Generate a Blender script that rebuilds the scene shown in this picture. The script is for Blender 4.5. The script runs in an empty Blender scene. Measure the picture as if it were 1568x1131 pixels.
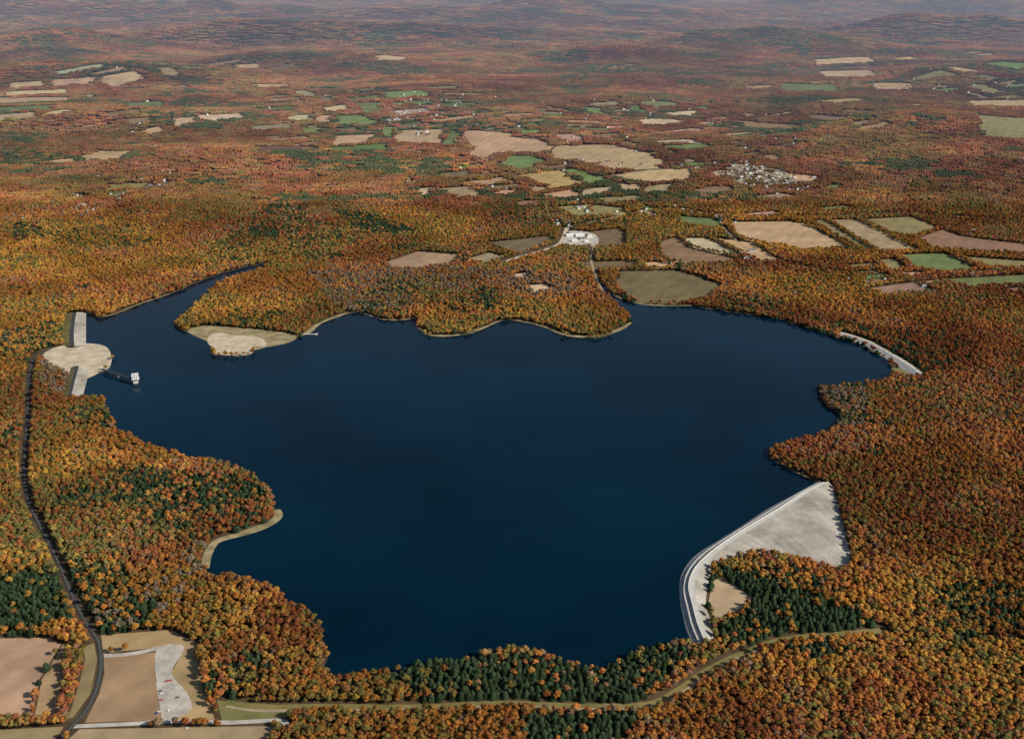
import bpy, bmesh, math, random
import numpy as np
from mathutils import Vector, geometry
random.seed(7); rng=np.random.default_rng(11)
S=bpy.context.scene
# ------------------------------------------------------------------ survey frame
H=1070.0; PITCH=math.radians(20.7); F=1681.0; CX,CY=784.0,565.5
def smooth(a,b,x):
    t=np.clip((x-a)/(b-a),0,1); return t*t*(3-2*t)
def _h(ix,iy,s):
    v=np.sin(ix*127.1+iy*311.7+s*74.7)*43758.5453
    return v-np.floor(v)
def vnoise(x,y,s=0):
    x=np.asarray(x,float);y=np.asarray(y,float)
    ix=np.floor(x);iy=np.floor(y);fx=x-ix;fy=y-iy
    fx=fx*fx*(3-2*fx);fy=fy*fy*(3-2*fy)
    a=_h(ix,iy,s);b=_h(ix+1,iy,s);c=_h(ix,iy+1,s);d=_h(ix+1,iy+1,s)
    return (a*(1-fx)+b*fx)*(1-fy)+(c*(1-fx)+d*fx)*fy
def fbm(x,y,s=0,o=4):
    t=0;a=0.5;n=0
    for i in range(o):
        t=t+a*vnoise(x,y,s+i*3.1);n+=a;a*=.5;x=x*2.03;y=y*2.03
    return t/n
HILLS=[(3000,12600,1400,750,230),(-2500,14200,2400,800,220),(900,18500,3600,1200,280),(5300,14200,1500,750,220),
       (2500,6500,700,750,110),(-6500,19000,3000,1300,260),(7000,21000,3500,1300,280),(-3600,9300,1100,600,135),(400,25000,5000,1400,300),(-1800,11000,1200,500,135),(4300,9300,1200,600,160),(1000,11500,900,450,110),(-5200,12500,1100,650,170),(-1500,5900,500,350,45),(-2600,7200,700,400,80)]
def hgt(x,y):
    x=np.asarray(x,float);y=np.asarray(y,float)
    r=smooth(4300,9500,y)
    z=r*120*fbm(x/2300+9,y/1500,5,3)+smooth(4400,6600,y)*56*vnoise(x/800+2,y/620,44)
    for a,b,sx,sy,hh in HILLS:
        z=z+hh*np.exp(-((x-a)/sx)**2-((y-b)/sy)**2)*(0.55+0.9*fbm(x/700,y/700,2,2))
    z=z*smooth(4200,5600,y)
    return z+90*np.exp(-((x-1950)/480)**2-((y-2250)/750)**2)*(.4+vnoise(x/260,y/300,9))*smooth(1130,1500,x)*smooth(3500,3000,y)
def lift(y): return smooth(4150,4600,y)*2.6
def P(px,py,z=None):
    """surveyed position on the terrain (or at height z)"""
    a=(px-CX)/F;b=(CY-py)/F
    d=np.array([a, math.cos(PITCH)+b*math.sin(PITCH), -math.sin(PITCH)+b*math.cos(PITCH)])
    if z is not None:
        t=(z-H)/d[2]; return (d[0]*t,d[1]*t,z)
    t0=-H/d[2]
    if d[1]*t0<4200: return (d[0]*t0,d[1]*t0,0.0)
    ts=np.linspace(t0*0.4,t0,900)
    X=d[0]*ts;Y=d[1]*ts;Z=H+d[2]*ts
    hit=np.nonzero(Z<=hgt(X,Y))[0]; i=hit[0] if len(hit) else 899
    return (X[i],Y[i],float(hgt(X[i],Y[i])))
def catmull(pts,n=6,closed=False):
    pts=[np.array(p,float) for p in pts];N=len(pts);out=[]
    rngi=range(N if closed else N-1)
    for i in rngi:
        if closed: p0,p1,p2,p3=pts[i-1],pts[i],pts[(i+1)%N],pts[(i+2)%N]
        else: p0,p1,p2,p3=pts[max(i-1,0)],pts[i],pts[i+1],pts[min(i+2,N-1)]
        for k in range(n):
            t=k/n
            out.append(0.5*((2*p1)+(-p0+p2)*t+(2*p0-5*p1+4*p2-p3)*t*t+(-p0+3*p1-3*p2+p3)*t**3))
    if not closed: out.append(pts[-1])
    return out
def inpoly(x,y,poly):
    poly=np.array([(p[0],p[1]) for p in poly]);res=np.zeros(len(x),bool)
    mn=poly.min(0);mx=poly.max(0)
    c=np.nonzero((x>=mn[0])&(x<=mx[0])&(y>=mn[1])&(y<=mx[1]))[0]
    if len(c)==0: return res
    xs=x[c];ys=y[c];r=np.zeros(len(c),bool)
    for i in range(len(poly)):
        x1,y1=poly[i-1];x2,y2=poly[i]
        if y1==y2: continue
        k=((y1>ys)!=(y2>ys))&(xs<(x2-x1)*(ys-y1)/(y2-y1)+x1); r^=k
    res[c]=r;return res
def nearline(x,y,line,w):
    L=np.array([(p[0],p[1]) for p in line]);res=np.zeros(len(x),bool)
    for i in range(len(L)-1):
        a=L[i];b=L[i+1]
        c=np.nonzero((x>=min(a[0],b[0])-w)&(x<=max(a[0],b[0])+w)&(y>=min(a[1],b[1])-w)&(y<=max(a[1],b[1])+w))[0]
        if len(c)==0: continue
        d=b-a;l=max(d@d,1e-6);t=np.clip(((x[c]-a[0])*d[0]+(y[c]-a[1])*d[1])/l,0,1)
        res[c]|=np.hypot(x[c]-a[0]-t*d[0],y[c]-a[1]-t*d[1])<w
    return res
# ------------------------------------------------------------------ materials
def mat(name,rough=0.9):
    m=bpy.data.materials.new(name);m.use_nodes=True
    nt=m.node_tree;b=nt.nodes['Principled BSDF'];b.inputs['Roughness'].default_value=rough
    b.inputs['Specular IOR Level'].default_value=0.15
    return m,nt,b
def noisy(name,c1,c2,scale=0.05,rough=0.9,detail=6,bump=0,scale2=None):
    m,nt,b=mat(name,rough);N=nt.nodes;L=nt.links
    g=N.new('ShaderNodeNewGeometry');n=N.new('ShaderNodeTexNoise');n.inputs['Scale'].default_value=scale;n.inputs['Detail'].default_value=detail;n.inputs['Roughness'].default_value=0.65
    L.new(g.outputs['Position'],n.inputs['Vector'])
    r=N.new('ShaderNodeValToRGB');r.color_ramp.elements[0].position=.35;r.color_ramp.elements[1].position=.65
    r.color_ramp.elements[0].color=(*c1,1);r.color_ramp.elements[1].color=(*c2,1)
    L.new(n.outputs['Fac'],r.inputs['Fac']);L.new(r.outputs['Color'],b.inputs['Base Color'])
    if bump:
        bp=N.new('ShaderNodeBump');bp.inputs['Strength'].default_value=1;bp.inputs['Distance'].default_value=bump
        n2=N.new('ShaderNodeTexNoise');n2.inputs['Scale'].default_value=scale2 or scale*6;n2.inputs['Detail'].default_value=5
        L.new(g.outputs['Position'],n2.inputs['Vector']);L.new(n2.outputs['Fac'],bp.inputs['Height']);L.new(bp.outputs['Normal'],b.inputs['Normal'])
    return m
def plain(name,c,rough=0.7):
    c=tuple(c);return noisy(name,tuple(v*0.85 for v in c),tuple(min(v*1.1,1) for v in c),0.8,rough)
M_ground=noisy('forest_floor',(0.06,0.04,0.02),(0.13,0.085,0.045),0.02)
M_sand=noisy('sand',(0.40,0.32,0.21),(0.64,0.54,0.40),0.03,bump=0.5)
M_white=noisy('pale_gravel',(0.34,0.31,0.26),(0.56,0.51,0.43),0.04,bump=0.6)
M_riprap=noisy('riprap_rock',(0.20,0.20,0.195),(0.42,0.41,0.39),0.2,bump=1.5,scale2=0.5)
M_face=noisy('dam_face_stone',(0.25,0.225,0.185),(0.50,0.46,0.385),0.016,bump=0.9,scale2=0.3,detail=10)
M_crest=noisy('crest_road',(0.48,0.46,0.41),(0.6,0.58,0.52),0.1)
M_shore=noisy('shore_grass_sand',(0.18,0.15,0.07),(0.42,0.34,0.19),0.03)
M_grass=noisy('corridor_grass',(0.13,0.13,0.04),(0.26,0.20,0.08),0.02)
M_lawn=noisy('village_lawn',(0.16,0.14,0.07),(0.34,0.28,0.2),0.012)
M_path=noisy('dirt_path',(0.30,0.23,0.14),(0.42,0.33,0.22),0.05)
M_asph=noisy('asphalt',(0.04,0.042,0.045),(0.065,0.065,0.068),0.2)
M_line=plain('road_paint',(0.42,0.38,0.2))
M_conc=plain('concrete',(0.62,0.60,0.56));M_steel=plain('bridge_steel',(0.06,0.065,0.07),0.5)
M_glass=plain('window_glass',(0.02,0.025,0.03),0.15)
M_wall=plain('painted_wall',(0.80,0.78,0.74));M_roof=plain('shingle_roof',(0.2,0.19,0.19));M_roofl=plain('metal_roof',(0.62,0.62,0.62),0.5)
M_barn=plain('barn_red',(0.22,0.05,0.035));M_tyre=plain('tyre',(0.02,0.02,0.02));M_bark=plain('bark',(0.09,0.07,0.05))
def field_mat():
    m,nt,b=mat('crop_field');N=nt.nodes;L=nt.links
    a=N.new('ShaderNodeAttribute');a.attribute_name='tint'
    g=N.new('ShaderNodeNewGeometry')
    n=N.new('ShaderNodeTexNoise');n.inputs['Scale'].default_value=0.009;n.inputs['Detail'].default_value=9;n.inputs['Roughness'].default_value=0.68
    L.new(g.outputs['Position'],n.inputs['Vector'])
    w=N.new('ShaderNodeTexWave');w.wave_type='BANDS';w.bands_direction='X';w.inputs['Scale'].default_value=0.006;w.inputs['Distortion'].default_value=4;w.inputs['Detail'].default_value=4;w.inputs['Detail Scale'].default_value=2
    mp=N.new('ShaderNodeMapping');mp.inputs['Rotation'].default_value=(0,0,0.5)
    L.new(g.outputs['Position'],mp.inputs['Vector']);L.new(mp.outputs['Vector'],w.inputs['Vector'])
    m1=N.new('ShaderNodeMapRange');m1.inputs[1].default_value=0.3;m1.inputs[2].default_value=0.7;m1.inputs[3].default_value=0.66;m1.inputs[4].default_value=1.22;L.new(n.outputs['Fac'],m1.inputs[0])
    m2=N.new('ShaderNodeMapRange');m2.inputs[3].default_value=0.92;m2.inputs[4].default_value=1.04;L.new(w.outputs['Fac'],m2.inputs[0])
    mu=N.new('ShaderNodeMath');mu.operation='MULTIPLY';L.new(m1.outputs[0],mu.inputs[0]);L.new(m2.outputs[0],mu.inputs[1])
    v=N.new('ShaderNodeVectorMath');v.operation='SCALE';L.new(a.outputs['Color'],v.inputs[0]);L.new(mu.outputs[0],v.inputs['Scale'])
    L.new(v.outputs[0],b.inputs['Base Color']);return m
M_field=field_mat()
def foliage_mat():
    m,nt,b=mat('autumn_foliage');N=nt.nodes;L=nt.links
    a=N.new('ShaderNodeAttribute');a.attribute_type='INSTANCER';a.attribute_name='tint'
    g=N.new('ShaderNodeNewGeometry')
    sn=N.new('ShaderNodeVectorMath');sn.operation='SNAP';sn.inputs[1].default_value=(11,11,1000);L.new(g.outputs['Position'],sn.inputs[0])
    wn=N.new('ShaderNodeTexWhiteNoise');L.new(sn.outputs[0],wn.inputs['Vector'])
    n=N.new('ShaderNodeTexNoise');n.inputs['Scale'].default_value=0.35;n.inputs['Detail'].default_value=3;L.new(g.outputs['Position'],n.inputs['Vector'])
    m1=N.new('ShaderNodeMapRange');m1.inputs[1].default_value=0.3;m1.inputs[2].default_value=0.7;m1.inputs[3].default_value=0.75;m1.inputs[4].default_value=1.25;L.new(n.outputs['Fac'],m1.inputs[0])
    m2=N.new('ShaderNodeMapRange');m2.inputs[3].default_value=0.88;m2.inputs[4].default_value=1.12;L.new(wn.outputs['Value'],m2.inputs[0])
    mu=N.new('ShaderNodeMath');mu.operation='MULTIPLY';L.new(m1.outputs[0],mu.inputs[0]);L.new(m2.outputs[0],mu.inputs[1])
    v=N.new('ShaderNodeVectorMath');v.operation='SCALE';L.new(a.outputs['Color'],v.inputs[0]);L.new(mu.outputs[0],v.inputs['Scale'])
    b.inputs['Specular IOR Level'].default_value=0.0
    L.new(v.outputs[0],b.inputs['Base Color']);return m
M_leaf=foliage_mat()
def water_mat():
    m,nt,b=mat('lake_water',0.10);N=nt.nodes;L=nt.links
    b.inputs['IOR'].default_value=1.33;b.inputs['Specular IOR Level'].default_value=0.12
    g=N.new('ShaderNodeNewGeometry')
    n0=N.new('ShaderNodeTexNoise');n0.inputs['Scale'].default_value=0.0014;n0.inputs['Detail'].default_value=6;L.new(g.outputs['Position'],n0.inputs['Vector'])
    r=N.new('ShaderNodeValToRGB');r.color_ramp.elements[0].position=.35;r.color_ramp.elements[1].position=.7
    r.color_ramp.elements[0].color=(0.0002,0.009,0.020,1);r.color_ramp.elements[1].color=(0.0003,0.019,0.038,1)
    L.new(n0.outputs['Fac'],r.inputs['Fac']);L.new(r.outputs['Color'],b.inputs['Base Color'])
    n=N.new('ShaderNodeTexNoise');n.inputs['Scale'].default_value=0.12;n.inputs['Detail'].default_value=4;L.new(g.outputs['Position'],n.inputs['Vector'])
    n3=N.new('ShaderNodeTexNoise');n3.inputs['Scale'].default_value=0.004;n3.inputs['Detail'].default_value=4;L.new(g.outputs['Position'],n3.inputs['Vector'])
    mr=N.new('ShaderNodeMapRange');mr.inputs[1].default_value=.35;mr.inputs[2].default_value=.65;mr.inputs[3].default_value=.15;mr.inputs[4].default_value=.5;L.new(n3.outputs['Fac'],mr.inputs[0])
    bp=N.new('ShaderNodeBump');bp.inputs['Distance'].default_value=0.5;L.new(mr.outputs[0],bp.inputs['Strength']);L.new(n.outputs['Fac'],bp.inputs['Height']);L.new(bp.outputs['Normal'],b.inputs['Normal'])
    return m
M_water=water_mat()
# ------------------------------------------------------------------ mesh helpers
def link(o): S.collection.objects.link(o);return o
def mesh_obj(name,verts,faces,mats,midx=None,smoothf=False,add=True):
    me=bpy.data.meshes.new(name);me.from_pydata([tuple(map(float,v)) for v in verts],[],faces)
    for m in mats: me.materials.append(m)
    if midx is not None: me.polygons.foreach_set('material_index',midx)
    me.update();o=bpy.data.objects.new(name,me)
    return link(o) if add else o
def sheet(name,poly,off,material,tint=None,flat=False):
    far=max(p[1] for p in poly)>4200 and not flat
    tri=geometry.tessellate_polygon([[Vector((p[0],p[1],0)) for p in poly]])
    bm=bmesh.new();vs=[bm.verts.new((p[0],p[1],0)) for p in poly]
    for t in tri:
        try: bm.faces.new([vs[i] for i in t])
        except ValueError: pass
    if far:
        for _ in range(6):
            E=[e for e in bm.edges if e.calc_length()>70]
            if not E: break
            bmesh.ops.subdivide_edges(bm,edges=E,cuts=1);bmesh.ops.triangulate(bm,faces=bm.faces[:])
    X=np.array([v.co.x for v in bm.verts]);Y=np.array([v.co.y for v in bm.verts])
    Z=(hgt(X,Y) if far else np.zeros(len(X)))+off+(lift(Y) if far else 0)
    for v,z in zip(bm.verts,Z): v.co.z=z
    for f in bm.faces:
        f.normal_update()
        if f.normal.z<0: f.normal_flip()
    me=bpy.data.meshes.new(name);bm.to_mesh(me);bm.free();me.materials.append(material)
    if tint is not None:
        a=me.color_attributes.new('tint','FLOAT_COLOR','POINT');a.data.foreach_set('color',list((*tint,1))*len(me.vertices))
    return link(bpy.data.objects.new(name,me))
def strip(name,line,w,off,material):
    L=[np.array(p[:2]) for p in line];V=[];Fc=[]
    for i,p in enumerate(L):
        d=L[min(i+1,len(L)-1)]-L[max(i-1,0)];d=d/max(np.hypot(*d),1e-6);n=np.array([-d[1],d[0]])
        ww=w(i/len(L)) if callable(w) else w
        for s in (1,-1):
            q=p+n*s*ww/2;V.append((q[0],q[1],float(hgt(q[0],q[1]))+off+float(lift(q[1]))*1.15))
        if i: Fc.append((2*i-1,2*i+1,2*i,2*i-2))
    return mesh_obj(name,V,Fc,[material])
def loft(name,rows,mats,sub=4):
    rows=[catmull(r,sub) for r in rows];n=len(rows[0]);V=[p for r in rows for p in r];Fc=[];mi=[]
    for k in range(len(rows)-1):
        for i in range(n-1):
            Fc.append((k*n+i,k*n+i+1,(k+1)*n+i+1,(k+1)*n+i));mi.append(k)
    return mesh_obj(name,V,Fc,mats,mi)
def box(name,loc,size,m,parent=None,rot=0,bev=0):
    bm=bmesh.new();bmesh.ops.create_cube(bm,size=1);bmesh.ops.scale(bm,vec=size,verts=bm.verts)
    if bev: bmesh.ops.bevel(bm,geom=bm.edges[:],offset=bev,segments=1,affect='EDGES')
    me=bpy.data.meshes.new(name);bm.to_mesh(me);bm.free();me.materials.append(m)
    o=link(bpy.data.objects.new(name,me));o.location=loc;o.rotation_euler=(0,0,rot)
    if parent: o.parent=parent
    return o
def empty(name,loc,rot=0):
    e=link(bpy.data.objects.new(name,None));e.location=loc;e.rotation_euler=(0,0,rot);return e
# ------------------------------------------------------------------ ground
xs=np.arange(-34000,34001,110.0);ys=np.concatenate([np.arange(-1500,30000,110.0),np.arange(30000,62000,250.0)])
GX,GY=np.meshgrid(xs,ys);GZ=hgt(GX,GY)
nv=GX.size;nx=len(xs);ny=len(ys)
me=bpy.data.meshes.new('ground');idx=np.arange(nv).reshape(ny,nx)
q=np.stack([idx[:-1,:-1],idx[:-1,1:],idx[1:,1:],idx[1:,:-1]],-1).reshape(-1,4)
me.from_pydata(np.stack([GX.ravel(),GY.ravel(),GZ.ravel()],-1).tolist(),[],q.tolist());me.materials.append(M_ground);me.update()
link(bpy.data.objects.new('ground',me))
# ------------------------------------------------------------------ lake
T=14
lake_px=[(131,480),(150,486),(175,482),(215,466),(260,451),(315,427),(365,412),(408,403),
 (400,408,T),(350,423,T),(322,438,T),(304,458,T),(288,474,T),(268,492,T),(285,508),(318,522),(326,534),(330,544),(362,546),(388,541),(384,532),(408,531),(440,524),(465,513),(492,495),(532,480),
 (560,480),(588,490),(618,490),(636,488),(642,505),(662,515),(700,515),(740,504),(766,491),(790,491),(830,501),(870,515),(915,517),(950,506),(968,495),
 (962,478,T),(945,462,T),(925,450),(912,434),(920,432),(940,452),(985,467),(1060,469),(1095,474),(1135,480),(1185,488),(1230,500),(1280,518),
 (1312,528),(1343,543),(1366,560),(1362,570,T),(1342,580,T),(1300,586,T),(1252,588,T),(1262,612),(1282,638),(1272,660),(1240,664,T),(1184,684,T),(1198,712),(1235,732),(1258,744),
 (1225,760),(1185,781),(1143,807),(1103,832),(1070,856),(1051,884),(1047,910),(1052,940),(1060,967),(1068,990),
 (1035,976,T),(1000,984,T),(940,1008,T),(880,1010,T),(790,988,T),(700,998,T),(600,1018,T),(550,1032,T),(510,1034,T),(496,1020,T),(494,990,T),(482,945,T),(440,908,T),(390,884,T),(350,875,T),(318,880,T),
 (316,855),(330,830),(372,818),(412,804),(428,790),(424,775,T),(402,738,T),(376,714,T),(330,700,T),(262,690,T),(205,666,T),(180,650,T),(166,622,T),(150,602,T),(126,612),
 (124,585),(148,574),(166,563),(170,545),(160,532),(128,528),(126,500)]
lake=catmull([np.array(P(*p)[:2]) for p in lake_px],6,True)
lake=[(p[0]+(vnoise(p[0]/35,p[1]/35,3)-.5)*16,p[1]+(vnoise(p[0]/35,p[1]/35,8)-.5)*16) for p in lake]
sheet('lake_water',lake,0.3,M_water,flat=True)
EXC=[];EXL=[]   # exclusion polygons / lines for trees
EXC.append(lake)
# ------------------------------------------------------------------ fields
TAN=(.50,.335,.19);PALE=(.54,.43,.28);BRN=(.27,.17,.095);DBR=(.18,.12,.07);GRN=(.15,.19,.07);BGR=(.17,.25,.08);OLV=(.25,.21,.095);PNK=(.45,.325,.20);GRY=(.34,.25,.15)
fields=[
 (TAN,[(712,200),(782,206),(790,212),(822,215),(850,224),(832,236),(770,234),(745,246),(714,240),(726,226),(708,213)]),
 (TAN,[(852,224),(935,222),(1000,238),(1016,248),(1008,259),(960,262),(935,262),(900,250),(850,246),(838,238)]),
 (TAN,[(960,265),(1055,258),(1058,278),(1000,281),(962,277),(943,270)]),(PNK,[(948,283),(984,283),(980,295),(944,294)]),(GRY,[(989,284),(1030,283),(1030,295),(985,296)]),
 (TAN,[(614,200),(683,198),(672,222),(605,221),(602,212)]),(TAN,[(514,209),(582,206),(562,221),(504,225)]),(PALE,[(440,178),(480,176),(478,186),(440,186)]),(TAN,[(486,178),(512,176),(505,190),(482,186)]),
 (BGR,[(516,178),(556,177),(584,189),(560,193),(512,193)]),(BGR,[(585,142),(650,139),(662,148),(592,154)]),(GRN,[(690,200),(706,205),(695,224),(676,223)]),(GRN,[(540,158),(580,158),(590,172),(560,176)]),(BGR,[(587,192),(611,198),(600,216),(584,205)]),
 (PALE,[(495,165),(533,161),(540,169),(500,173)]),(PNK,[(265,182),(298,180),(302,189),(268,197)]),(PALE,[(302,177),(370,174),(375,181),(330,187),(306,185)]),
 (TAN,[(215,201),(245,194),(258,200),(230,208)]),(TAN,[(125,240),(150,232),(212,231),(185,245),(130,247)]),(TAN,[(75,247),(120,242),(115,250),(75,254)]),
 (PNK,[(-20,150),(112,150),(108,157),(-20,162)]),(PNK,[(152,119),(206,110),(222,120),(165,136)]),(PALE,[(10,141),(100,137),(110,144),(10,148)]),(PNK,[(80,123),(148,118),(140,130),(78,133)]),(PNK,[(15,128),(70,124),(70,133),(15,137)]),(GRN,[(-10,166),(90,162),(80,170),(-10,174)]),(PNK,[(-10,177),(60,172),(55,181),(-10,186)]),(GRN,[(190,158),(250,155),(255,163),(195,166)]),
 (BGR,[(780,240),(820,238),(834,248),(800,262),(768,252)]),(TAN,[(832,296),(885,290),(884,303),(835,303)]),(PNK,[(892,292),(940,285),(938,296),(892,302)]),
 (GRY,[(590,402),(640,385),(702,390),(692,406),(640,413),(600,413)]),(GRY,[(716,397),(748,387),(775,393),(742,406)]),
 (TAN,[(1118,341),(1212,340),(1250,352),(1300,380),(1230,384),(1150,372),(1128,360)]),((.42,.3,.15),[(1216,341),(1238,344),(1316,382),(1306,380),(1256,352)]),(OLV,[(1240,338),(1262,338),(1340,385),(1324,384)]),((.36,.26,.14),[(1268,338),(1310,337),(1395,375),(1410,385),(1346,386)]),(OLV,[(1320,337),(1395,333),(1440,350),(1400,362),(1372,360)]),(BRN,[(1444,352),(1470,362),(1600,378),(1600,392),(1430,382),(1405,366)]),
 (GRN,[(1378,390),(1446,388),(1496,412),(1455,420),(1398,410)]),(OLV,[(1462,392),(1600,402),(1600,413),(1515,411)]),(GRN,[(1430,428),(1600,420),(1600,436),(1480,441)]),(OLV,[(1345,398),(1370,396),(1388,412),(1360,416)]),
 (BRN,[(1010,371),(1038,363),(1056,380),(1138,399),(1100,404),(1050,406),(1015,392)]),(PALE,[(1046,365),(1083,365),(1120,383),(1138,394),(1098,388),(1062,379)]),(TAN,[(1090,364),(1150,372),(1200,402),(1165,403),(1124,381)]),
 (DBR,[(900,356),(950,350),(962,364),(958,376),(915,381),(895,372)]),(DBR,[(745,372),(840,362),(850,370),(800,388),(780,386)]),
 ((.17,.135,.07),[(948,416),(1036,414),(1070,424),(1104,436),(1088,455),(1040,466),(980,465),(955,448),(940,430)]),(DBR,[(880,402),(960,400),(976,402),(970,411),(905,413)]),(PALE,[(806,437),(835,435),(850,443),(818,450)]),(TAN,[(984,402),(1040,400),(1042,411),(992,411)]),(PALE,[(785,420),(805,418),(812,428),(792,430)]),
 (PALE,[(975,184),(1012,182),(1055,186),(1040,191),(980,193)]),(PALE,[(1010,174),(1068,170),(1060,180),(1020,178)]),(TAN,[(1196,263),(1250,272),(1240,282),(1216,277)]),(TAN,[(1086,263),(1110,262),(1108,275),(1090,273)]),(BRN,[(1168,238),(1195,238),(1200,248),(1175,246)]),
 (PNK,[(1245,92),(1330,88),(1345,96),(1250,101)]),(PNK,[(1335,128),(1402,128),(1396,140),(1340,139)]),(OLV,[(1488,176),(1600,182),(1600,214),(1505,212)]),(PNK,[(1480,155),(1600,154),(1600,165),(1486,164)]),(PNK,[(1250,110),(1330,108),(1345,118),(1262,120)]),(GRN,[(1190,128),(1280,130),(1290,142),(1200,142)]),
 (GRN,[(1040,332),(1090,336),(1108,345),(1095,352),(1045,343)]),(OLV,[(850,318),(905,314),(955,320),(960,330),(880,333)]),(BRN,[(1130,185),(1230,192),(1215,200),(1140,198)]),(PNK,[(575,87),(625,88),(620,94),(578,94)]),(PNK,[(360,100),(400,98),(402,105),(362,107)]),
 (OLV,[(900,305),(980,300),(985,310),(930,313)]),(PALE,[(640,290),(665,288),(660,302),(640,304)]),(GRN,[(460,196),(490,196),(490,206),(462,206)]),(BRN,[(1240,175),(1300,180),(1285,188),(1235,184)]),
 ((.43,.30,.17),[(-60,978),(75,976),(94,986),(60,1040),(48,1102),(-60,1100)]),((.36,.25,.14),[(97,986),(118,986),(100,1010),(98,1060),(88,1103),(52,1102),(64,1040)]),
 ((.34,.235,.135),[(158,1006),(240,998),(238,1040),(246,1085),(262,1102),(130,1106),(152,1062),(160,1030)]),
 ((.38,.28,.14),[(155,972),(262,964),(300,984),(318,1070),(330,1104),(270,1102),(292,1080),(262,1030),(280,998),(270,988),(158,1000)]),
 (OLV,[(128,990),(144,984),(149,1010),(138,1062),(112,1098),(104,1100),(122,1045),(130,1010)]),
 ((.2,.2,.075),[(332,1072),(440,1080),(452,1092),(428,1101),(340,1104)]),
 ((.38,.28,.15),[(122,1116),(420,1111),(410,1170),(60,1170)]),((.34,.26,.14),[(-60,1120),(98,1112),(60,1170),(-60,1170)]),
 ((.50,.39,.23),[(1092,886),(1116,889),(1152,914),(1140,936),(1096,954),(1084,925)]),
 ((.2,.17,.075),[(1366,561),(1392,566),(1418,580),(1380,578),(1364,572)]),
]
for k,(tint,pp) in enumerate(fields):
    W=[P(*p) for p in pp];t=tuple(min(1,c*random.uniform(.92,1.08)) for c in tint)
    nm='green_field' if tint in (GRN,BGR) else ('grass_field' if tint==OLV else 'harvested_field')
    sheet(nm,W,0.2+.0025*k,M_field,t);EXC.append([p[:2] for p in W])
# patchwork of further farm fields: strips joined around the farm hamlets and across the far plain
fV=[];fF=[];fC=[];cent=[]
NOFARM=[P(*p)[:2]+(r,) for p,r in [((1165,270),380),((742,247),90),((888,364),200)]]
def farm(x,d,L,W,a,c):
    ca,sa=math.cos(a),math.sin(a);n=max(3,int(L/60));sk=random.uniform(-.3,.3);tp=random.uniform(-.25,.25)
    r=.5*math.hypot(L,W)
    for (qx,qy,qr) in NOFARM:
        if math.hypot(x-qx,d-qy)<r+qr*.6: return False
    def pos(u,v): # u,v in -.5...5, slightly tapered and skewed parcels
        U=u*L+v*W*sk;V_=v*W*(1+tp*u*2);return x+U*ca-V_*sa,d+U*sa+V_*ca
    gu,gv=np.meshgrid(np.linspace(-.54,.54,9),np.linspace(-.58,.58,9));X,Y=pos(gu.ravel(),gv.ravel())
    for p in EXC:
        px_=[q_[0] for q_ in p];py_=[q_[1] for q_ in p]
        if min(px_)-r<x<max(px_)+r and min(py_)-r<d<max(py_)+r and inpoly(X,Y,p).any(): return False
        if min(px_)>x-r and max(px_)<x+r and min(py_)>d-r and max(py_)<d+r: return False
    b0=len(fV)
    for j in range(n+1):
        for i in range(n+1):
            Xx,Yy=pos(i/n-.5,j/n-.5)
            fV.append((Xx,Yy,float(hgt(Xx,Yy))+.2+float(lift(Yy))+random.uniform(0,.02)));fC.extend([*c,1])
    for j in range(n):
        for i in range(n): q0=b0+j*(n+1)+i;fF.append((q0,q0+1,q0+n+2,q0+n+1))
    EXC.append([fV[b0][:2],fV[b0+n][:2],fV[b0+(n+1)**2-1][:2],fV[b0+n*(n+1)][:2]]);cent.append((x,d));return True
zones=[((430,720),(138,228),60,1.15),((700,1110),(166,300),60,1.0),((1180,1568),(84,215),26,1.0),((-20,270),(104,190),14,1.0),((1050,1260),(172,240),10,.9),((820,1010),(288,332),16,.6),((1330,1568),(396,445),9,.6),((260,440),(90,175),6,.8),((1130,1330),(285,330),5,.6),((100,240),(285,330),5,.6)]
for (x0,x1),(y0,y1),cnt,sz in zones:
    done=0;tr=0
    while done<cnt and tr<cnt*14:
        tr+=1;X,Y,_=P(random.uniform(x0,x1),random.uniform(y0,y1))
        dir_=.12+.5*float(vnoise(X/2500,Y/2500,6))
        L=random.uniform(110,360)*sz*(1 if Y<9000 else 1.3);W_=L*random.uniform(.28,.65)
        c=random.choice([TAN,TAN,PNK,BRN,BRN,OLV,OLV,GRN,BGR,GRY,DBR,PALE]);c=tuple(v*random.uniform(.7,1.0) for v in c)
        if farm(X,Y,L,W_,dir_+random.choice([0,0,1.57]),c): done+=1
        if random.random()<.7:
            c=random.choice([TAN,BRN,OLV,GRN,GRY,PALE]);c=tuple(v*random.uniform(.7,1.0) for v in c)
            if farm(X-math.sin(dir_)*W_*1.2,Y+math.cos(dir_)*W_*1.2,L*random.uniform(.7,1.1),W_,dir_,c): done+=1
k=0
while k<60:
    d=9500+18000*random.random();x=random.uniform(-.62,.62)*(d+400)
    if fbm(x/2200+4,d/1500,31,3)<0.57: continue
    if any(((x-a)/(sx*.9))**2+((d-b)/(sy*.9))**2<1 for a,b,sx,sy,_ in HILLS): continue
    L=random.uniform(120,320)*(1+d/25000)
    c=random.choice([PNK,BRN,BRN,OLV,OLV,GRN,GRY]);c=tuple(v*random.uniform(.45,.8) for v in c)
    farm(x,d,L,L*random.uniform(.3,.7),random.choice([0.15,1.7])+random.gauss(0,.25),c);k+=1
o=mesh_obj('distant_fields',fV,fF,[M_field]);a=o.data.color_attributes.new('tint','FLOAT_COLOR','POINT');a.data.foreach_set('color',fC)
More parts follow.
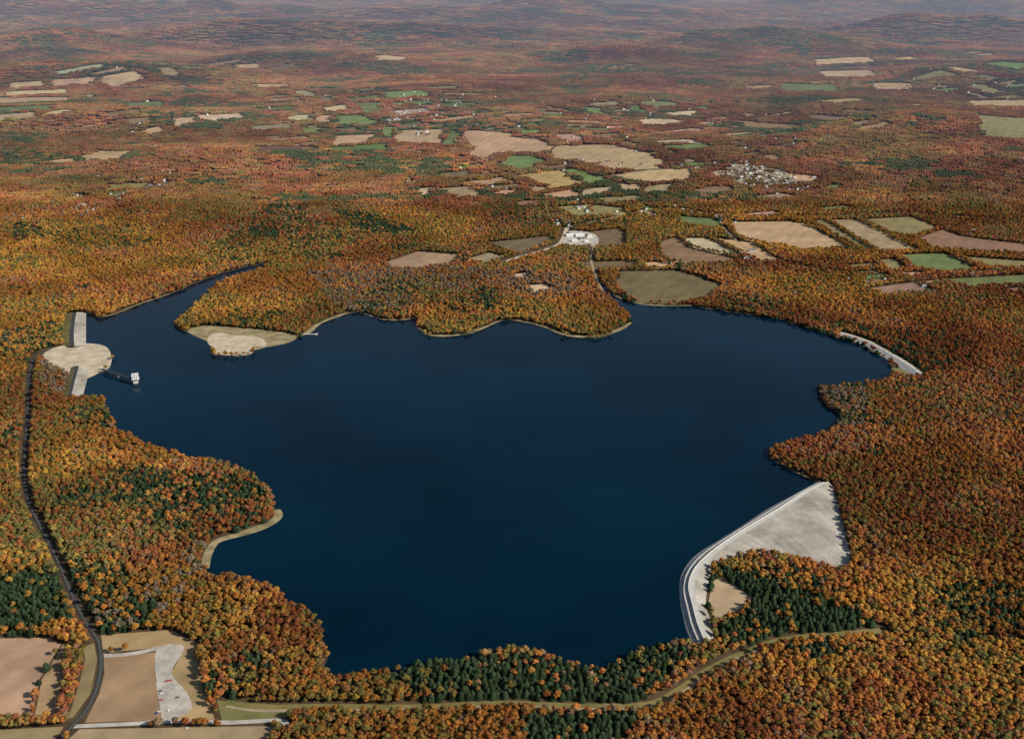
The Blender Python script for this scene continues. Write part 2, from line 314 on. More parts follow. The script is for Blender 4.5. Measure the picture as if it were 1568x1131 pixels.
# ------------------------------------------------------------------ sand, beaches, pads
def area(name,pp,off,m,exc=True,sub=4):
    W=[P(*p) for p in pp];W=catmull([w[:2] for w in W],sub,True);sheet(name,W,off,m)
    if exc: EXC.append([tuple(w) for w in W])
area('sandy_beach',[(322,513),(338,509),(352,513),(385,515),(404,520),(407,530),(386,531),(386,541),(362,545),(331,543),(328,534),(318,525)],.7,M_sand)
area('grassy_shore',[(290,504),(315,499),(350,501),(400,505),(452,513),(444,524),(406,532),(384,536),(330,528),(314,521),(290,510)],.5,M_shore)
area('gravel_pad',[(64,546),(82,533),(120,526),(158,529),(170,543),(168,562),(150,572),(130,580),(104,576),(76,560)],.75,M_sand)
area('gravel_parking',[(240,994),(275,986),(281,997),(263,1030),(286,1060),(293,1085),(268,1100),(250,1103),(243,1070),(239,1040)],.55,M_white)
area('construction_yard',[(862,358),(885,354),(912,360),(915,374),(890,378),(864,375)],.6,M_white)
area('village_lawn',[(1112,256),(1140,248),(1180,254),(1208,268),(1226,288),(1200,294),(1160,288),(1120,276)],1,M_lawn,False)
def line(name,pp,w,off,m,exc=None,sub=6):
    L=catmull([P(*p)[:2] for p in pp],sub);L=[tuple(l) for l in L]
    o=strip(name,L,w,off,m)
    if exc: EXL.append((L,exc))
    return L
def shorew(w):return lambda t:w*(0.3+0.5*math.sin(math.pi*min(max(t,.02),.98))+.5*float(vnoise(t*9,w,3)))
for pp,w in [([(452,516),(470,510),(492,494),(532,479)],15),([(558,480),(588,489),(618,489),(636,487)],8),([(642,503),(662,513),(700,513),(740,502),(766,490)],13),
             ([(790,490),(830,499),(870,513),(915,515),(950,504),(966,494)],15),([(316,870),(317,852),(332,829),(374,816),(412,802),(426,790),(424,780)],19),([(1184,687),(1200,711),(1237,731)],5),([(940,452),(985,466),(1060,468)],8),([(150,485),(175,481),(215,465),(260,450)],6)]:
    line('sandy_shore',pp,shorew(w),.45,M_shore,w*.5+1)
rd=line('asphalt_road',[(30,1200),(75,1148),(110,1112),(130,1090),(148,1055),(155,1015),(150,980),(130,950),(108,905),(85,850),(62,805),(45,770),(38,735),(38,690),(42,640),(44,600),(46,570),(55,546),(78,533)],8,.85,M_asph,12)
strip('road_centre_line',rd,.3,.95,M_line)
line('gravel_road',[(110,1112),(200,1108),(270,1104),(350,1106),(428,1103),(438,1112)],9,.65,M_white,8)
line('gravel_lane',[(156,1004),(200,1001),(240,993),(272,989)],10,.62,M_white,8)
line('grass_corridor',[(345,1076),(400,1084),(500,1083),(640,1084),(760,1078),(880,1082),(990,1080),(1040,1058),(1080,1030),(1130,1005),(1200,980),(1280,972),(1350,966)],18,.42,M_grass,12)
line('dirt_path',[(345,1081),(400,1088),(500,1086),(640,1087),(760,1081),(880,1085),(990,1083),(1044,1060),(1084,1031),(1130,1007),(1200,982)],5,.55,M_path)
line('dirt_road',[(770,402),(800,392),(830,384),(858,372),(868,350)],18,.5,M_sand,26)
line('country_road',[(868,350),(935,335),(1020,320),(1110,330),(1250,332),(1400,328),(1600,345)],9,.6,M_path,15)
line('country_road',[(912,372),(905,395),(915,430),(925,448)],8,.6,M_path,13)
line('country_road',[(1106,348),(1130,370),(1180,398),(1300,420)],8,.6,M_path,13)
line('country_road',[(620,230),(700,240),(760,262),(860,280),(940,270),(1060,255),(1120,262)],9,.6,M_path,18)
line('country_road',[(440,190),(520,200),(610,196),(700,196),(840,218)],9,.6,M_path,18)
line('country_road',[(130,330),(160,310),(200,293),(260,280),(330,262)],8,.6,M_path,12)
# ------------------------------------------------------------------ dams
def dam(name,st,z,mats):
    rows=[[],[],[],[]]
    for s in st:
        for r,(p,zz) in zip(rows,zip(s,(0.2,z,z,0.1))): r.append(P(p[0],p[1],zz))
    o=loft(name,rows,mats);poly=[p[:2] for p in catmull(rows[0],4)]+[p[:2] for p in catmull(rows[3],4)][::-1];EXC.append([tuple(p) for p in poly])
    return rows
main=dam('rockfill_dam',[((1250,738),(1262,738),(1268,737),(1275,742)),((1215,757),(1228,755),(1236,755),(1290,800)),((1175,779),(1192,778),(1200,779),(1300,872)),((1135,805),(1150,803),(1158,805),(1235,862)),
 ((1095,830),(1112,827),(1119,830),(1168,848)),((1062,852),(1082,850),(1088,854),(1125,858)),((1043,880),(1062,872),(1070,876),(1095,869)),((1040,910),(1054,897),(1063,900),(1086,890)),
 ((1045,940),(1060,925),(1068,927),(1081,920)),((1052,967),(1068,955),(1076,955),(1088,950)),((1063,990),(1080,983),(1087,980),(1094,982))],9,[M_riprap,M_crest,M_face])
def rail(name,r,z,w,m):
    pts=catmull(r,4);V=[];Fc=[]
    for i,p in enumerate(pts):
        a=pts[min(i+1,len(pts)-1)]-pts[max(i-1,0)];nn=np.array([-a[1],a[0],0])/np.hypot(a[0],a[1])*w/2
        V+=[p+nn,p-nn,p+nn+np.array([0,0,z]),p-nn+np.array([0,0,z])]
        if i: b=4*i;Fc+=[(b-4,b,b+2,b-2),(b-3,b-1,b+3,b+1),(b-2,b+2,b+3,b-1)]
    mesh_obj(name,V,Fc,[m])
rail('crest_parapet_wall',main[1],1.1,.8,M_conc)
bench=[np.array(a)*.45+np.array(b)*.55+np.array([0,0,.5]) for a,b in zip(main[0],main[1])];rail('riprap_bench',bench,.5,2.5,M_crest)
dam('rockfill_dike',[((132,478),(117,478),(111,478),(105,478)),((132,498),(114,497),(108,497),(97,495)),((132,514),(113,514),(106,514),(95,512)),((132,529),(114,530),(107,530),(98,530))],6,[M_face,M_asph,M_grass])
dam('rockfill_dike',[((136,570),(121,560),(115,560),(108,562)),((132,588),(115,582),(110,582),(103,580)),((128,602),(110,602),(105,602),(98,600)),((124,613),(106,613),(100,613),(95,613))],6,[M_face,M_asph,M_grass])
dam('rockfill_dike',[((1280,515),(1284,509),(1287,508),(1292,508)),((1314,525),(1322,520),(1326,520),(1333,521)),((1345,541),(1357,538),(1361,538),(1368,540)),((1370,558),(1388,557),(1392,556),(1398,558)),((1398,574),(1413,575),(1417,575),(1421,574))],4,[M_riprap,M_crest,M_grass])
# ------------------------------------------------------------------ intake tower + bridge + dock
bx,by,_=P(208,586,0);tw=empty('intake_tower',(bx,by,0),0.25)
box('pier_shaft',(0,0,5),(12,12,12),M_conc,tw,bev=.4)
box('gallery_slab',(0,0,11.4),(19,19,1),M_conc,tw);box('gatehouse',(0,0,17.9),(16.5,16.5,12),M_wall,tw,bev=.2)
box('roof_slab',(0,0,24.3),(18,18,.8),M_roofl,tw);box('roof_hatch',(2,2,25.6),(4,4,1.8),M_wall,tw)
for s in (-1,1):
    for q_ in (-5,0,5):
        box('window_front',(q_,s*8.28,18.5),(1.8,.15,3.6),M_glass,tw);box('window_side',(s*8.28,q_,18.5),(.15,1.8,3.6),M_glass,tw)
    box('railing',(0,s*9.3,12.5),(19,.15,1.2),M_steel,tw);
ax,ay,_=P(156,566,8);dx,dy=bx-ax,by-ay;Lb=math.hypot(dx,dy)-6;ang=math.atan2(dy,dx)
br=empty('access_bridge',(ax,ay,9.6),ang)
box('deck',(Lb/2,0,0),(Lb,6,.8),M_steel,br)
for s in (-1,1):
    box('bottom_chord',(Lb/2,s*3.2,-3.6),(Lb,.7,.7),M_steel,br);box('top_rail',(Lb/2,s*3.3,1.5),(Lb,.5,.5),M_steel,br)
    n=14
    for i in range(n):
        o=box('truss_diagonal',(Lb*(i+.5)/n,s*3.2,-1.8),(Lb/n*1.15,.5,.5),M_steel,br);o.rotation_euler=(0,(1 if i%2 else -1)*math.atan2(3.4,Lb/n),0)
box('bridge_pier',(Lb*.5,0,-7),(2.5,5,7),M_conc,br)
px,py_,_=P(466,512,0);dk=empty('boat_dock',(px,py_,0));box('walkway',(17,0,1.2),(38,5,.5),M_conc,dk);box('float_head',(37,0,1.1),(6,14,.6),M_conc,dk)
for i in range(5): box('pile',(i*8,2.8,.5),(.5,.5,3),M_bark,dk)
ix,iy,_=P(915,449,0);isx=empty('inlet_structure',(ix,iy,0));box('headwall',(0,6,2.5),(16,3,5),M_conc,isx);box('wing_wall_left',(-8,-2,1.6),(1,16,3.2),M_conc,isx,.3);box('wing_wall_right',(8,-2,1.6),(1,16,3.2),M_conc,isx,-.3)
# ------------------------------------------------------------------ cars
def car(px_,py2,rot,col):
    x,y,_=P(px_,py2);m=plain('car_paint',col,.35);V=[];Fc=[];mi=[]
    prof=[(-2.2,.35),(-2.2,.85),(-1.9,.98),(-1.5,1.02),(-1.0,1.45),(.3,1.45),(.95,1.0),(2.0,.85),(2.2,.6),(2.2,.35)]
    n=len(prof)
    for s in (-1,1):
        for (u,v) in prof: V.append((u,s*(.88 if v<1.1 else .7),v))
    Fc.append(tuple(range(n)));mi.append(0);Fc.append(tuple(range(2*n-1,n-1,-1)));mi.append(0)
    for i in range(n):
        j=(i+1)%n;Fc.append((i,n+i,n+j,j));mi.append(1 if i in (3,5) else 0)
    for s in (-1,1):
        b0=len(V);V+=[(-1.3,s*.83,1.06),(.7,s*.83,1.06),(.25,s*.74,1.4),(-.95,s*.74,1.4)];Fc.append((b0,b0+1,b0+2,b0+3));mi.append(1)
        for wx in (-1.35,1.35):
            b0=len(V)
            for ss in (.72,.92):
                for k_ in range(10):
                    t=k_/10*2*math.pi;V.append((wx+.34*math.cos(t),s*ss,.34+.34*math.sin(t)))
            Fc.append(tuple(range(b0,b0+10)));mi.append(2);Fc.append(tuple(range(b0+10,b0+20)));mi.append(2)
            for k_ in range(10): Fc.append((b0+k_,b0+(k_+1)%10,b0+10+(k_+1)%10,b0+10+k_));mi.append(2)
    o=mesh_obj('parked_car',V,Fc,[m,M_glass,M_tyre],mi);o.location=(x,y,.62);o.rotation_euler=(0,0,rot);o.scale=(1.25,1.25,1.25)
for a_ in [(256,1043,.3,(.5,.02,.02)),(261,1042,.3,(.45,.03,.02)),(248,1062,.4,(.75,.75,.75)),(247,1072,.4,(.5,.03,.03)),(243,1090,.3,(.75,.75,.74)),(240,1092,.3,(.03,.06,.25)),(286,1115,.1,(.75,.75,.75)),(272,1068,.4,(.06,.06,.07)),(258,1088,1.2,(.7,.7,.7)),(246,1058,.4,(.1,.1,.12))]: car(*a_)
# ------------------------------------------------------------------ buildings
class Town:
    def __init__(s): s.V=[];s.F=[];s.m=[]
    def house(s,x,y,z,L,W,hh,rot,wall=0,roof=2):
        c,sn=math.cos(rot),math.sin(rot);r=W*.32
        def a(u,v,w): s.V.append((x+u*c-v*sn,y+u*sn+v*c,z+w));return len(s.V)-1
        l,w=L/2,W/2
        q=[a(-l,-w,-4),a(l,-w,-4),a(l,w,-4),a(-l,w,-4),a(-l,-w,hh),a(l,-w,hh),a(l,w,hh),a(-l,w,hh),a(-l,0,hh+r),a(l,0,hh+r)]
        for f in ((0,1,5,4),(2,3,7,6),(1,2,6,9,5),(3,0,4,8,7)): s.F.append(tuple(q[i] for i in f));s.m.append(wall)
        e=.5;k=[a(-l-e,-w-e,hh-.2),a(l+e,-w-e,hh-.2),a(l+e,0,hh+r+.15),a(-l-e,0,hh+r+.15),a(l+e,w+e,hh-.2),a(-l-e,w+e,hh-.2)]
        s.F.append((k[0],k[1],k[2],k[3]));s.m.append(roof);s.F.append((k[3],k[2],k[4],k[5]));s.m.append(roof)
        n=max(2,int(L/4))
        for i in range(n):
            u=-l+L*(i+.5)/n
            for sg in (-1,1):
                f=[a(u-.6,sg*(w+.05),1.2),a(u+.6,sg*(w+.05),1.2),a(u+.6,sg*(w+.05),2.8),a(u-.6,sg*(w+.05),2.8)];s.F.append(tuple(f));s.m.append(4)
    def done(s,name): return mesh_obj(name,s.V,s.F,[M_wall,M_barn,M_roof,M_roofl,M_glass],s.m)
HS=[]
def cluster(name,pcs,n,spread,big=False):
    t=Town()
    for (a,b) in pcs:
        x0,y0,_=P(a,b)
        for i in range(n):
            x=x0+random.gauss(0,spread);y=y0+random.gauss(0,spread*1.5)
            L=random.uniform(11,18)*(1.8 if big and random.random()<.5 else 1)
            t.house(x,y,float(hgt(x,y))+float(lift(y))*.9,L,L*.6,random.uniform(4.5,7),random.choice([.1,1.67])+random.gauss(0,.15),0 if random.random()<.88 else 1,2 if random.random()<.5 else 3);HS.append((x,y))
    t.done(name)
cluster('village_houses',[(1130,256),(1150,262),(1170,268),(1190,275),(1210,285),(1150,275),(1175,283),(1130,268)],13,60)
cluster('farm_buildings',[(742,247),(1105,336),(900,322),(650,205),(620,175),(590,185),(1155,395),(1470,350),(860,345)],6,28,True)
cluster('rural_houses',[(140,300),(180,310),(210,290),(130,325),(30,330),(20,385),(250,275),(960,320),(1010,325),(1300,430),(1060,258),(880,255),(935,252)],5,70)
cluster('rural_houses',[(670,150),(690,152),(760,160),(790,163),(610,172),(1540,130),(1450,135),(1400,135),(1300,118),(1090,178),(980,165),(640,178),(655,182)],6,130)
t=Town()
for c in cent[::3]:
    if c[1]<15000:
        for i in range(random.randint(1,3)):
            x=c[0]+random.gauss(0,200);y=c[1]+random.gauss(0,220);t.house(x,y,float(hgt(x,y))+2.5,random.uniform(11,18),random.uniform(8,10),5.5,random.uniform(0,3),0,3 if random.random()<.35 else 2);HS.append((x,y))
t.done('distant_houses')
t=Town()
for a_,b_,L,W in [(873,362,34,18),(888,362,40,20),(902,364,24,16),(880,370,26,14),(898,371,18,10)]:
    x,y,_=P(a_,b_);t.house(x,y,float(hgt(x,y)),L,W,7,.2,0,3);HS.append((x,y))
t.done('water_works_buildings')
# ------------------------------------------------------------------ tree prototypes
def ico(sub):
    bm=bmesh.new();bmesh.ops.create_icosphere(bm,subdivisions=sub,radius=1);v=[tuple(a.co) for a in bm.verts];f=[tuple(x.index for x in a.verts) for a in bm.faces];bm.free();return np.array(v),f
I1=ico(1)
def tube(V,Fc,mi,p0,p1,r0,r1,n=6):
    p0=Vector(p0);p1=Vector(p1);d=(p1-p0).normalized();u=d.orthogonal().normalized();w=d.cross(u);b=len(V)
    for p,r in ((p0,r0),(p1,r1)):
        for k in range(n):
            t=2*math.pi*k/n;V.append(tuple(p+u*r*math.cos(t)+w*r*math.sin(t)))
    for k in range(n): Fc.append((b+k,b+(k+1)%n,b+n+(k+1)%n,b+n+k));mi.append(1)
def proto_decid(name,seed):
    R=random.Random(seed);nr=np.random.default_rng(seed);V=[];Fc=[];mi=[]
    tube(V,Fc,mi,(0,0,-1),(0,0,9),.45,.25)
    lobes=[(R.uniform(-.6,.6),R.uniform(-.6,.6),R.uniform(12.8,14.2),3.4)]
    for i in range(6):
        a=i/6*6.28+R.uniform(-.4,.4);r=R.uniform(2.4,4.0);lobes.append((r*math.cos(a),r*math.sin(a),R.uniform(9,12.4),R.uniform(2.4,3.39)))
    lobes.append((0,0,9,3.8))
    for (x,y,z,r) in lobes:
        if r<3.4: tube(V,Fc,mi,(0,0,6),(x,y,z),.2,.07,4)
        v,f=I1;dd=1+nr.uniform(-.22,.12,len(v));b=len(V);vv=v*dd[:,None]*np.array([r*.9,r*.9,r*.8])+np.array([x,y,z])
        V+=[tuple(q) for q in vv];Fc+=[tuple(b+i for i in t) for t in f];mi+=[0]*len(f)
        for k in range(24):
            n=nr.normal(size=3);n/=np.linalg.norm(n)
            if n[2]<-.3: n[2]*=-1
            c=np.array([x,y,z])+n*np.array([r,r,r*.9])*nr.uniform(.85,1.12)
            t=nr.normal(size=3);t-=n*(t@n)*.75;t/=np.linalg.norm(t);w=np.cross(n,t);s=nr.uniform(.5,.9)
            b=len(V);V+=[tuple(c+t*s),tuple(c+w*s*.8+n*.2),tuple(c-t*s),tuple(c-w*s*.8-n*.2)];Fc.append((b,b+1,b+2,b+3));mi.append(0)
    return mesh_obj(name,V,Fc,[M_leaf,M_bark],mi,add=False)
def proto_con(name,seed):
    R=random.Random(seed);V=[];Fc=[];mi=[]
    tube(V,Fc,mi,(0,0,-1),(0,0,15.5),.35,.05)
    nt=9
    for k in range(nt):
        t=k/(nt-1);z=2.5+t*11.5;r=(1-t)**.5*4.1+.7;n=11;b=len(V);V.append((0,0,z+1.9))
        for i in range(2*n):
            a=i/(2*n)*6.283+k;rr=r*(R.uniform(.85,1.15) if i%2 else R.uniform(.6,.75));V.append((rr*math.cos(a),rr*math.sin(a),z-(.5 if i%2 else -.2)+R.uniform(-.3,.3)))
        for i in range(2*n): Fc.append((b,b+1+i,b+1+(i+1)%(2*n)));mi.append(0)
    return mesh_obj(name,V,Fc,[M_leaf,M_bark],mi,add=False)
def proto_clump(name,seed):
    nr=np.random.default_rng(seed);V=[];Fc=[];mi=[]
    for k in range(21):
        a=k*2.4;rad=26*math.sqrt((k+.5)/21);x=rad*math.cos(a)+nr.normal()*2.5;y=rad*math.sin(a)+nr.normal()*2.5;r=nr.uniform(4.5,7.5)
        tube(V,Fc,mi,(x,y,-1),(x,y,6),.4,.3,3)
        v,f=I1;dd=1+nr.uniform(-.25,.15,len(v));zc=nr.uniform(8,10.5);vv=v*dd[:,None]*np.array([r,r,r*.9])+np.array([x,y,zc]);b=len(V)
        V+=[tuple(q) for q in vv];Fc+=[tuple(b+i for i in t) for t in f];mi+=[0]*len(f)
    return mesh_obj(name,V,Fc,[M_leaf,M_bark],mi,add=False)
def coll(name,objs):
    c=bpy.data.collections.new(name)
    for o in objs: c.objects.link(o)
    return c
C_dec=coll('broadleaf_tree_kinds',[proto_decid('maple_tree',i) for i in range(1,8)])
C_con=coll('conifer_tree_kinds',[proto_con('spruce_tree',i) for i in range(3)])
C_clu=coll('tree_clump_kinds',[proto_clump('tree_clump',i) for i in range(5)])
def forest(name,x,y,z,tint,sc,rot,ind,c):
    n=len(x);me=bpy.data.meshes.new(name);me.vertices.add(n);me.vertices.foreach_set('co',np.stack([x,y,z],-1).astype(np.float32).ravel())
    a=me.attributes.new('tint','FLOAT_COLOR','POINT');a.data.foreach_set('color',np.concatenate([tint,np.ones((n,1))],1).astype(np.float32).ravel())
    a=me.attributes.new('scl','FLOAT_VECTOR','POINT');a.data.foreach_set('vector',sc.astype(np.float32).ravel())
    a=me.attributes.new('rotv','FLOAT_VECTOR','POINT');rv=np.zeros((n,3));rv[:,2]=rot;a.data.foreach_set('vector',rv.astype(np.float32).ravel())
    a=me.attributes.new('kind','INT','POINT');a.data.foreach_set('value',ind.astype(np.int32))
    o=link(bpy.data.objects.new(name,me))
    g=bpy.data.node_groups.new(name,'GeometryNodeTree');g.interface.new_socket('Geometry',in_out='INPUT',socket_type='NodeSocketGeometry');g.interface.new_socket('Geometry',in_out='OUTPUT',socket_type='NodeSocketGeometry')
    N=g.nodes;L=g.links;gi=N.new('NodeGroupInput');go=N.new('NodeGroupOutput');ip=N.new('GeometryNodeInstanceOnPoints');ci=N.new('GeometryNodeCollectionInfo')
    ci.inputs['Collection'].default_value=c;ci.inputs['Separate Children'].default_value=True;ci.inputs['Reset Children'].default_value=True
    def na(nm,ty):
        k=N.new('GeometryNodeInputNamedAttribute');k.data_type=ty;k.inputs['Name'].default_value=nm;return k.outputs['Attribute']
    L.new(gi.outputs[0],ip.inputs['Points']);L.new(ci.outputs[0],ip.inputs['Instance']);ip.inputs['Pick Instance'].default_value=True
    L.new(na('kind','INT'),ip.inputs['Instance Index']);L.new(na('rotv','FLOAT_VECTOR'),ip.inputs['Rotation']);L.new(na('scl','FLOAT_VECTOR'),ip.inputs['Scale'])
    L.new(ip.outputs[0],go.inputs[0]);md=o.modifiers.new('instances','NODES');md.node_group=g
# ------------------------------------------------------------------ scatter
def jgrid(y0,y1,sp,hf=.62):
    X=[];Y=[]
    ya=np.arange(y0,y1,sp)
    for i,y in enumerate(ya):
        w=hf*(0.935*y+378)*.9+60;x=np.arange(-w,w,sp)+(sp/2 if i%2 else 0);X.append(x);Y.append(np.full(len(x),y))
    X=np.concatenate(X);Y=np.concatenate(Y);j=sp*.42
    return X+rng.uniform(-j,j,len(X)),Y+rng.uniform(-j,j,len(X))
def keep(x,y,grow=0):
    m=np.zeros(len(x),bool)
    for p in EXC: m|=inpoly(x,y,p)
    for l,w in EXL: m|=nearline(x,y,l,w)
    if len(HS):
        from mathutils.kdtree import KDTree
        kd=KDTree(len(HS))
        for i,hh in enumerate(HS): kd.insert((hh[0],hh[1],0),i)
        kd.balance();near=np.nonzero((y>3600)&(y<15000)&~m)[0]
        for i in near:
            if kd.find((x[i],y[i],0))[2]<15+grow: m[i]=True
    return ~m
def W(pp,z=10): return [P(p[0],p[1],z)[:2] for p in pp]
conif=[(W([(585,1030),(640,1012),(700,1003),(790,996),(880,1016),(950,1014),(1050,984),(1062,1000),(1010,1040),(985,1072),(880,1074),(760,1068),(650,1070),(620,1050)]),.86),
 (W([(800,1092),(980,1086),(955,1135),(930,1180),(810,1180)]),.93),(W([(1092,862),(1180,880),(1330,940),(1345,965),(1285,972),(1200,974),(1120,985),(1092,975),(1096,955),(1140,937),(1156,912),(1112,884)]),.9),
 (W([(1200,985),(1290,975),(1330,1000),(1240,1010)]),.6),
 (W([(-60,862),(98,880),(122,945),(60,958),(-60,955)]),.8),(W([(112,885),(250,905),(235,955),(140,965)]),.6),(W([(195,720),(300,720),(400,745),(405,800),(300,830),(205,790)]),.45),(W([(100,850),(190,860),(200,900),(110,890)]),.4),
 (W([(380,345),(430,350),(425,365),(380,362)]),.85),(W([(505,320),(560,325),(640,350),(600,358),(545,350)]),.85),(W([(400,305),(470,308),(470,322),(410,320)]),.7),(W([(640,455),(760,452),(820,470),(700,480)]),.35),(W([(595,370),(640,372),(640,380),(600,380)]),.6),(W([(20,340),(60,340),(70,365),(20,370)]),.7),(W([(440,285),(520,290),(520,300),(440,298)]),.7),(W([(720,438),(760,440),(755,470),(725,468)]),.7),(W([(540,462),(620,462),(630,482),(560,478)]),.5),(W([(1100,445),(1180,455),(1260,490),(1200,490),(1110,470)]),.35)]
grey=[(W([(1250,588),(1335,592),(1322,650),(1278,652)]),.6),(W([(470,415),(600,418),(640,465),(540,478),(500,455)]),.45),(W([(540,405),(800,410),(900,430),(860,455),(640,440)]),.4),(W([(310,820),(330,835),(318,880),(270,880),(280,840)]),.6),(W([(60,545),(110,560),(105,610),(60,590)]),.5),(W([(130,940),(250,880),(300,900),(200,970)]),.3)]
PAL=np.array([(.365,.145,.034),(.25,.082,.031),(.40,.22,.043),(.165,.145,.044),(.195,.056,.036),(.068,.092,.032),(.19,.13,.088),(.28,.152,.052)])
def tints(x,y,soft=0.26):
    n=len(x)
    def N(s,sc): return smooth(.36,.64,fbm(x/sc+s*1.7,y/sc,s,4))
    a=N(1,330);b=N(17,520);c=N(23,260);e=N(51,900);f=N(66,170)
    far=smooth(3500,6200,y);right=smooth(-100,1400,x-(y-1500)*.15)*(1-smooth(3300,5200,y));left=(1-right)*(1-far)
    w=np.zeros((n,8))
    w[:,0]=.35+1.6*a+.35*right
    w[:,2]=(.12+1.7*b*a+.6*left*b)*(1-.75*far)
    w[:,3]=.3+2.1*c*(1-.4*right)
    w[:,1]=.35+1.5*(1-a)+.8*right
    w[:,4]=.15+1.4*far*(.4+e)+1.3*right*(1-b)+.9*(1-e)*f
    w[:,5]=.15+1.6*c*c*f
    w[:,6]=.12+.9*(1-b)*f+.9*far
    w[:,7]=.7
    w[:,0]*=1-.5*far
    w=np.clip(w,.02,None)**1.45;w/=w.sum(1,keepdims=True);cw=w.cumsum(1);k=(rng.random((n,1))>cw).sum(1).clip(0,7)
    t=PAL[k];mean=w@PAL;t=t*(1-soft)+mean*soft
    t=t*rng.uniform(.8,1.2,(n,1))*(1+rng.normal(0,.05,(n,3)))*(.76+.42*f)[:,None]
    for poly,pr in grey:
        m=inpoly(x,y,poly)&(rng.random(n)<pr);t[m]=np.array((.17,.13,.09))*rng.uniform(.75,1.2,(m.sum(),1))
    return np.clip(t,.01,.8)
X1,Y1=jgrid(1060,3300,9.2);X2,Y2=jgrid(3300,5000,11.5)
x=np.concatenate([X1,X2]);y=np.concatenate([Y1,Y2]);m=keep(x,y)&((y<4950)|(rng.random(len(x))<.5));x=x[m];y=y[m]
hx=[];hy=[]
for pp in [[(1118,338),(1220,337),(1320,336)],[(1130,366),(1240,387),(1330,388),(1420,387),(1600,396)],[(1265,337),(1345,385)],[(1310,337),(1400,380)],[(1370,388),(1400,414),(1480,422)],[(1450,388),(1512,413)],[(1600,416),(1430,423)],[(1040,408),(1000,398),(960,402)],
           [(960,352),(962,376),(1010,372)],[(985,283),(980,296)],[(842,296),(945,282)],[(960,262),(945,268)],[(712,200),(700,225)],[(604,200),(600,222)],[(105,1000),(104,1040),(96,1085)],[(110,1005),(112,1040),(100,1092)],[(-60,1108),(30,1108),(88,1112)],[(1010,297),(1012,312),(1040,322)],[(835,304),(835,330),(860,340)],[(1120,262),(1060,258),(1060,280)],[(940,412),(948,430)],[(1040,408),(1100,430)],[(300,1000),(325,1070)],[(1440,350),(1402,364)]]:
    L=[P(*p) for p in pp]
    for i in range(len(L)-1):
        d=math.hypot(L[i+1][0]-L[i][0],L[i+1][1]-L[i][1]);n=int(d/8)
        for k in range(n):
            if random.random()<.75: hx.append(L[i][0]+(L[i+1][0]-L[i][0])*k/n+random.gauss(0,3));hy.append(L[i][1]+(L[i+1][1]-L[i][1])*k/n+random.gauss(0,3))
for hh in HS:
    if hh[1]<9000 and random.random()<.7:
        a=random.uniform(0,6.28);hx.append(hh[0]+17*math.cos(a));hy.append(hh[1]+17*math.sin(a))
x=np.concatenate([x,hx]);y=np.concatenate([y,hy]);n=len(x)
isc=np.zeros(n,bool)
for poly,pr in conif:
    ip_=inpoly(x,y,poly);isc|=ip_&(rng.random(n)<pr)
isc|=(fbm(x/210+3,y/210,41,4)>.645)&(rng.random(n)<.5)
dz=hgt(x,y)-.2;T0=tints(x,y)
u=rng.uniform(.66,1.14,n);mh=.84+.36*fbm(x/120,y/120,61,2)
sc=np.stack([u*rng.uniform(.98,1.26,n),u*rng.uniform(.98,1.26,n),u**.8*rng.uniform(.85,1.12,n)*mh],-1)
sc[y>3300]*=np.array([1.15,1.15,1.0]);rot=rng.uniform(0,6.283,n)
d_=~isc;forest('autumn_forest',x[d_],y[d_],dz[d_],T0[d_],sc[d_],rot[d_],rng.integers(0,7,d_.sum()),C_dec)
c_=isc;nc=c_.sum();ct=np.array((.036,.056,.027))*rng.uniform(.65,1.4,(nc,1));s2=sc[c_].copy();s2[:,:2]*=1.42;s2[:,2]*=.95
forest('conifer_stand',x[c_],y[c_],dz[c_],ct,s2,rot[c_],rng.integers(0,3,nc),C_con)
X3,Y3=jgrid(4950,12500,39);m=keep(X3,Y3,12);X3=X3[m];Y3=Y3[m]
X4,Y4=jgrid(12500,33000,95);m=np.ones(len(X4),bool)
for p in EXC:
    if max(q_[1] for q_ in p)>12000: m&=~inpoly(X4,Y4,p)
X4=X4[m];Y4=Y4[m]
x=np.concatenate([X3,X4]);y=np.concatenate([Y3,Y4]);n=len(x);tt=tints(x,y,.6)
g_=fbm(x/500,y/300,77,4);k=(g_>.59)&(rng.random(n)<.7);tt[k]=np.array((.07,.085,.04))
tt*=(.74+.46*smooth(.35,.65,fbm(x/900,y/600,88,3)))[:,None]
u=np.where(y>12500,2.3,1.0)*rng.uniform(.9,1.15,n);sc=np.stack([u,u,np.where(y>12500,1.2,1.0)*rng.uniform(.85,1.15,n)],-1)
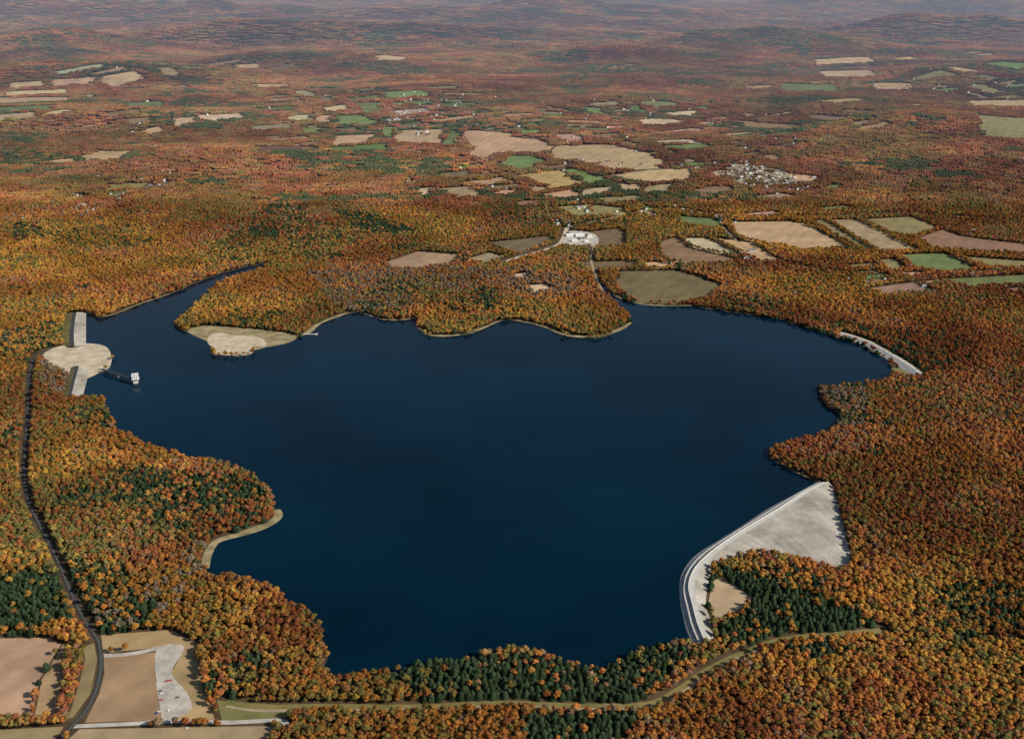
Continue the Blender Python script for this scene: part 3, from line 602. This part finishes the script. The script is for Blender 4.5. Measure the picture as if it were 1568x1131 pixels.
forest('distant_forest',x,y,hgt(x,y)-.5,tt,sc,rng.uniform(0,6.28,n),rng.integers(0,5,n),C_clu)
print('TREES',len(X1)+len(X2),'CLUMPS',n)
# ------------------------------------------------------------------ air haze, light, camera
bm=bmesh.new();bmesh.ops.create_cube(bm,size=1);bmesh.ops.scale(bm,vec=(74000,58000,2100),verts=bm.verts)
me=bpy.data.meshes.new('haze');bm.to_mesh(me);bm.free();hz=link(bpy.data.objects.new('haze',me));hz.location=(0,4800+29000,1000)
m=bpy.data.materials.new('haze_air');m.use_nodes=True;nt=m.node_tree;nt.nodes.clear();out=nt.nodes.new('ShaderNodeOutputMaterial');vs=nt.nodes.new('ShaderNodeVolumeScatter')
vs.inputs['Color'].default_value=(.40,.50,.80,1);vs.inputs['Density'].default_value=5.2e-5;vs.inputs['Anisotropy'].default_value=0.1
nt.links.new(vs.outputs[0],out.inputs['Volume']);me.materials.append(m)
EL,AZ=33,110
w=bpy.data.worlds.new('World');S.world=w;w.use_nodes=True;nt=w.node_tree;sk=nt.nodes.new('ShaderNodeTexSky');sk.sky_type='NISHITA';sk.sun_disc=False;sk.sun_elevation=math.radians(EL);sk.sun_rotation=math.radians(AZ);sk.altitude=300
bg=nt.nodes['Background'];bg.inputs['Strength'].default_value=.088;nt.links.new(sk.outputs[0],bg.inputs[0])
sl=bpy.data.lights.new('sun','SUN');sl.energy=5.0;sl.angle=math.radians(.5);sl.color=(1,.93,.82);so=link(bpy.data.objects.new('sun',sl))
e,a=math.radians(EL),math.radians(AZ);v=Vector((math.sin(a)*math.cos(e),math.cos(a)*math.cos(e),math.sin(e)));so.rotation_euler=v.to_track_quat('Z','Y').to_euler()
cd=bpy.data.cameras.new('camera');cd.sensor_width=36;cd.lens=F/1568*36;cd.clip_start=1;cd.clip_end=120000
co=link(bpy.data.objects.new('camera',cd));co.location=(0,0,H);co.rotation_euler=(math.radians(90)-PITCH,0,0);S.camera=co
S.view_settings.view_transform='Standard';S.view_settings.look='None';S.view_settings.exposure=0
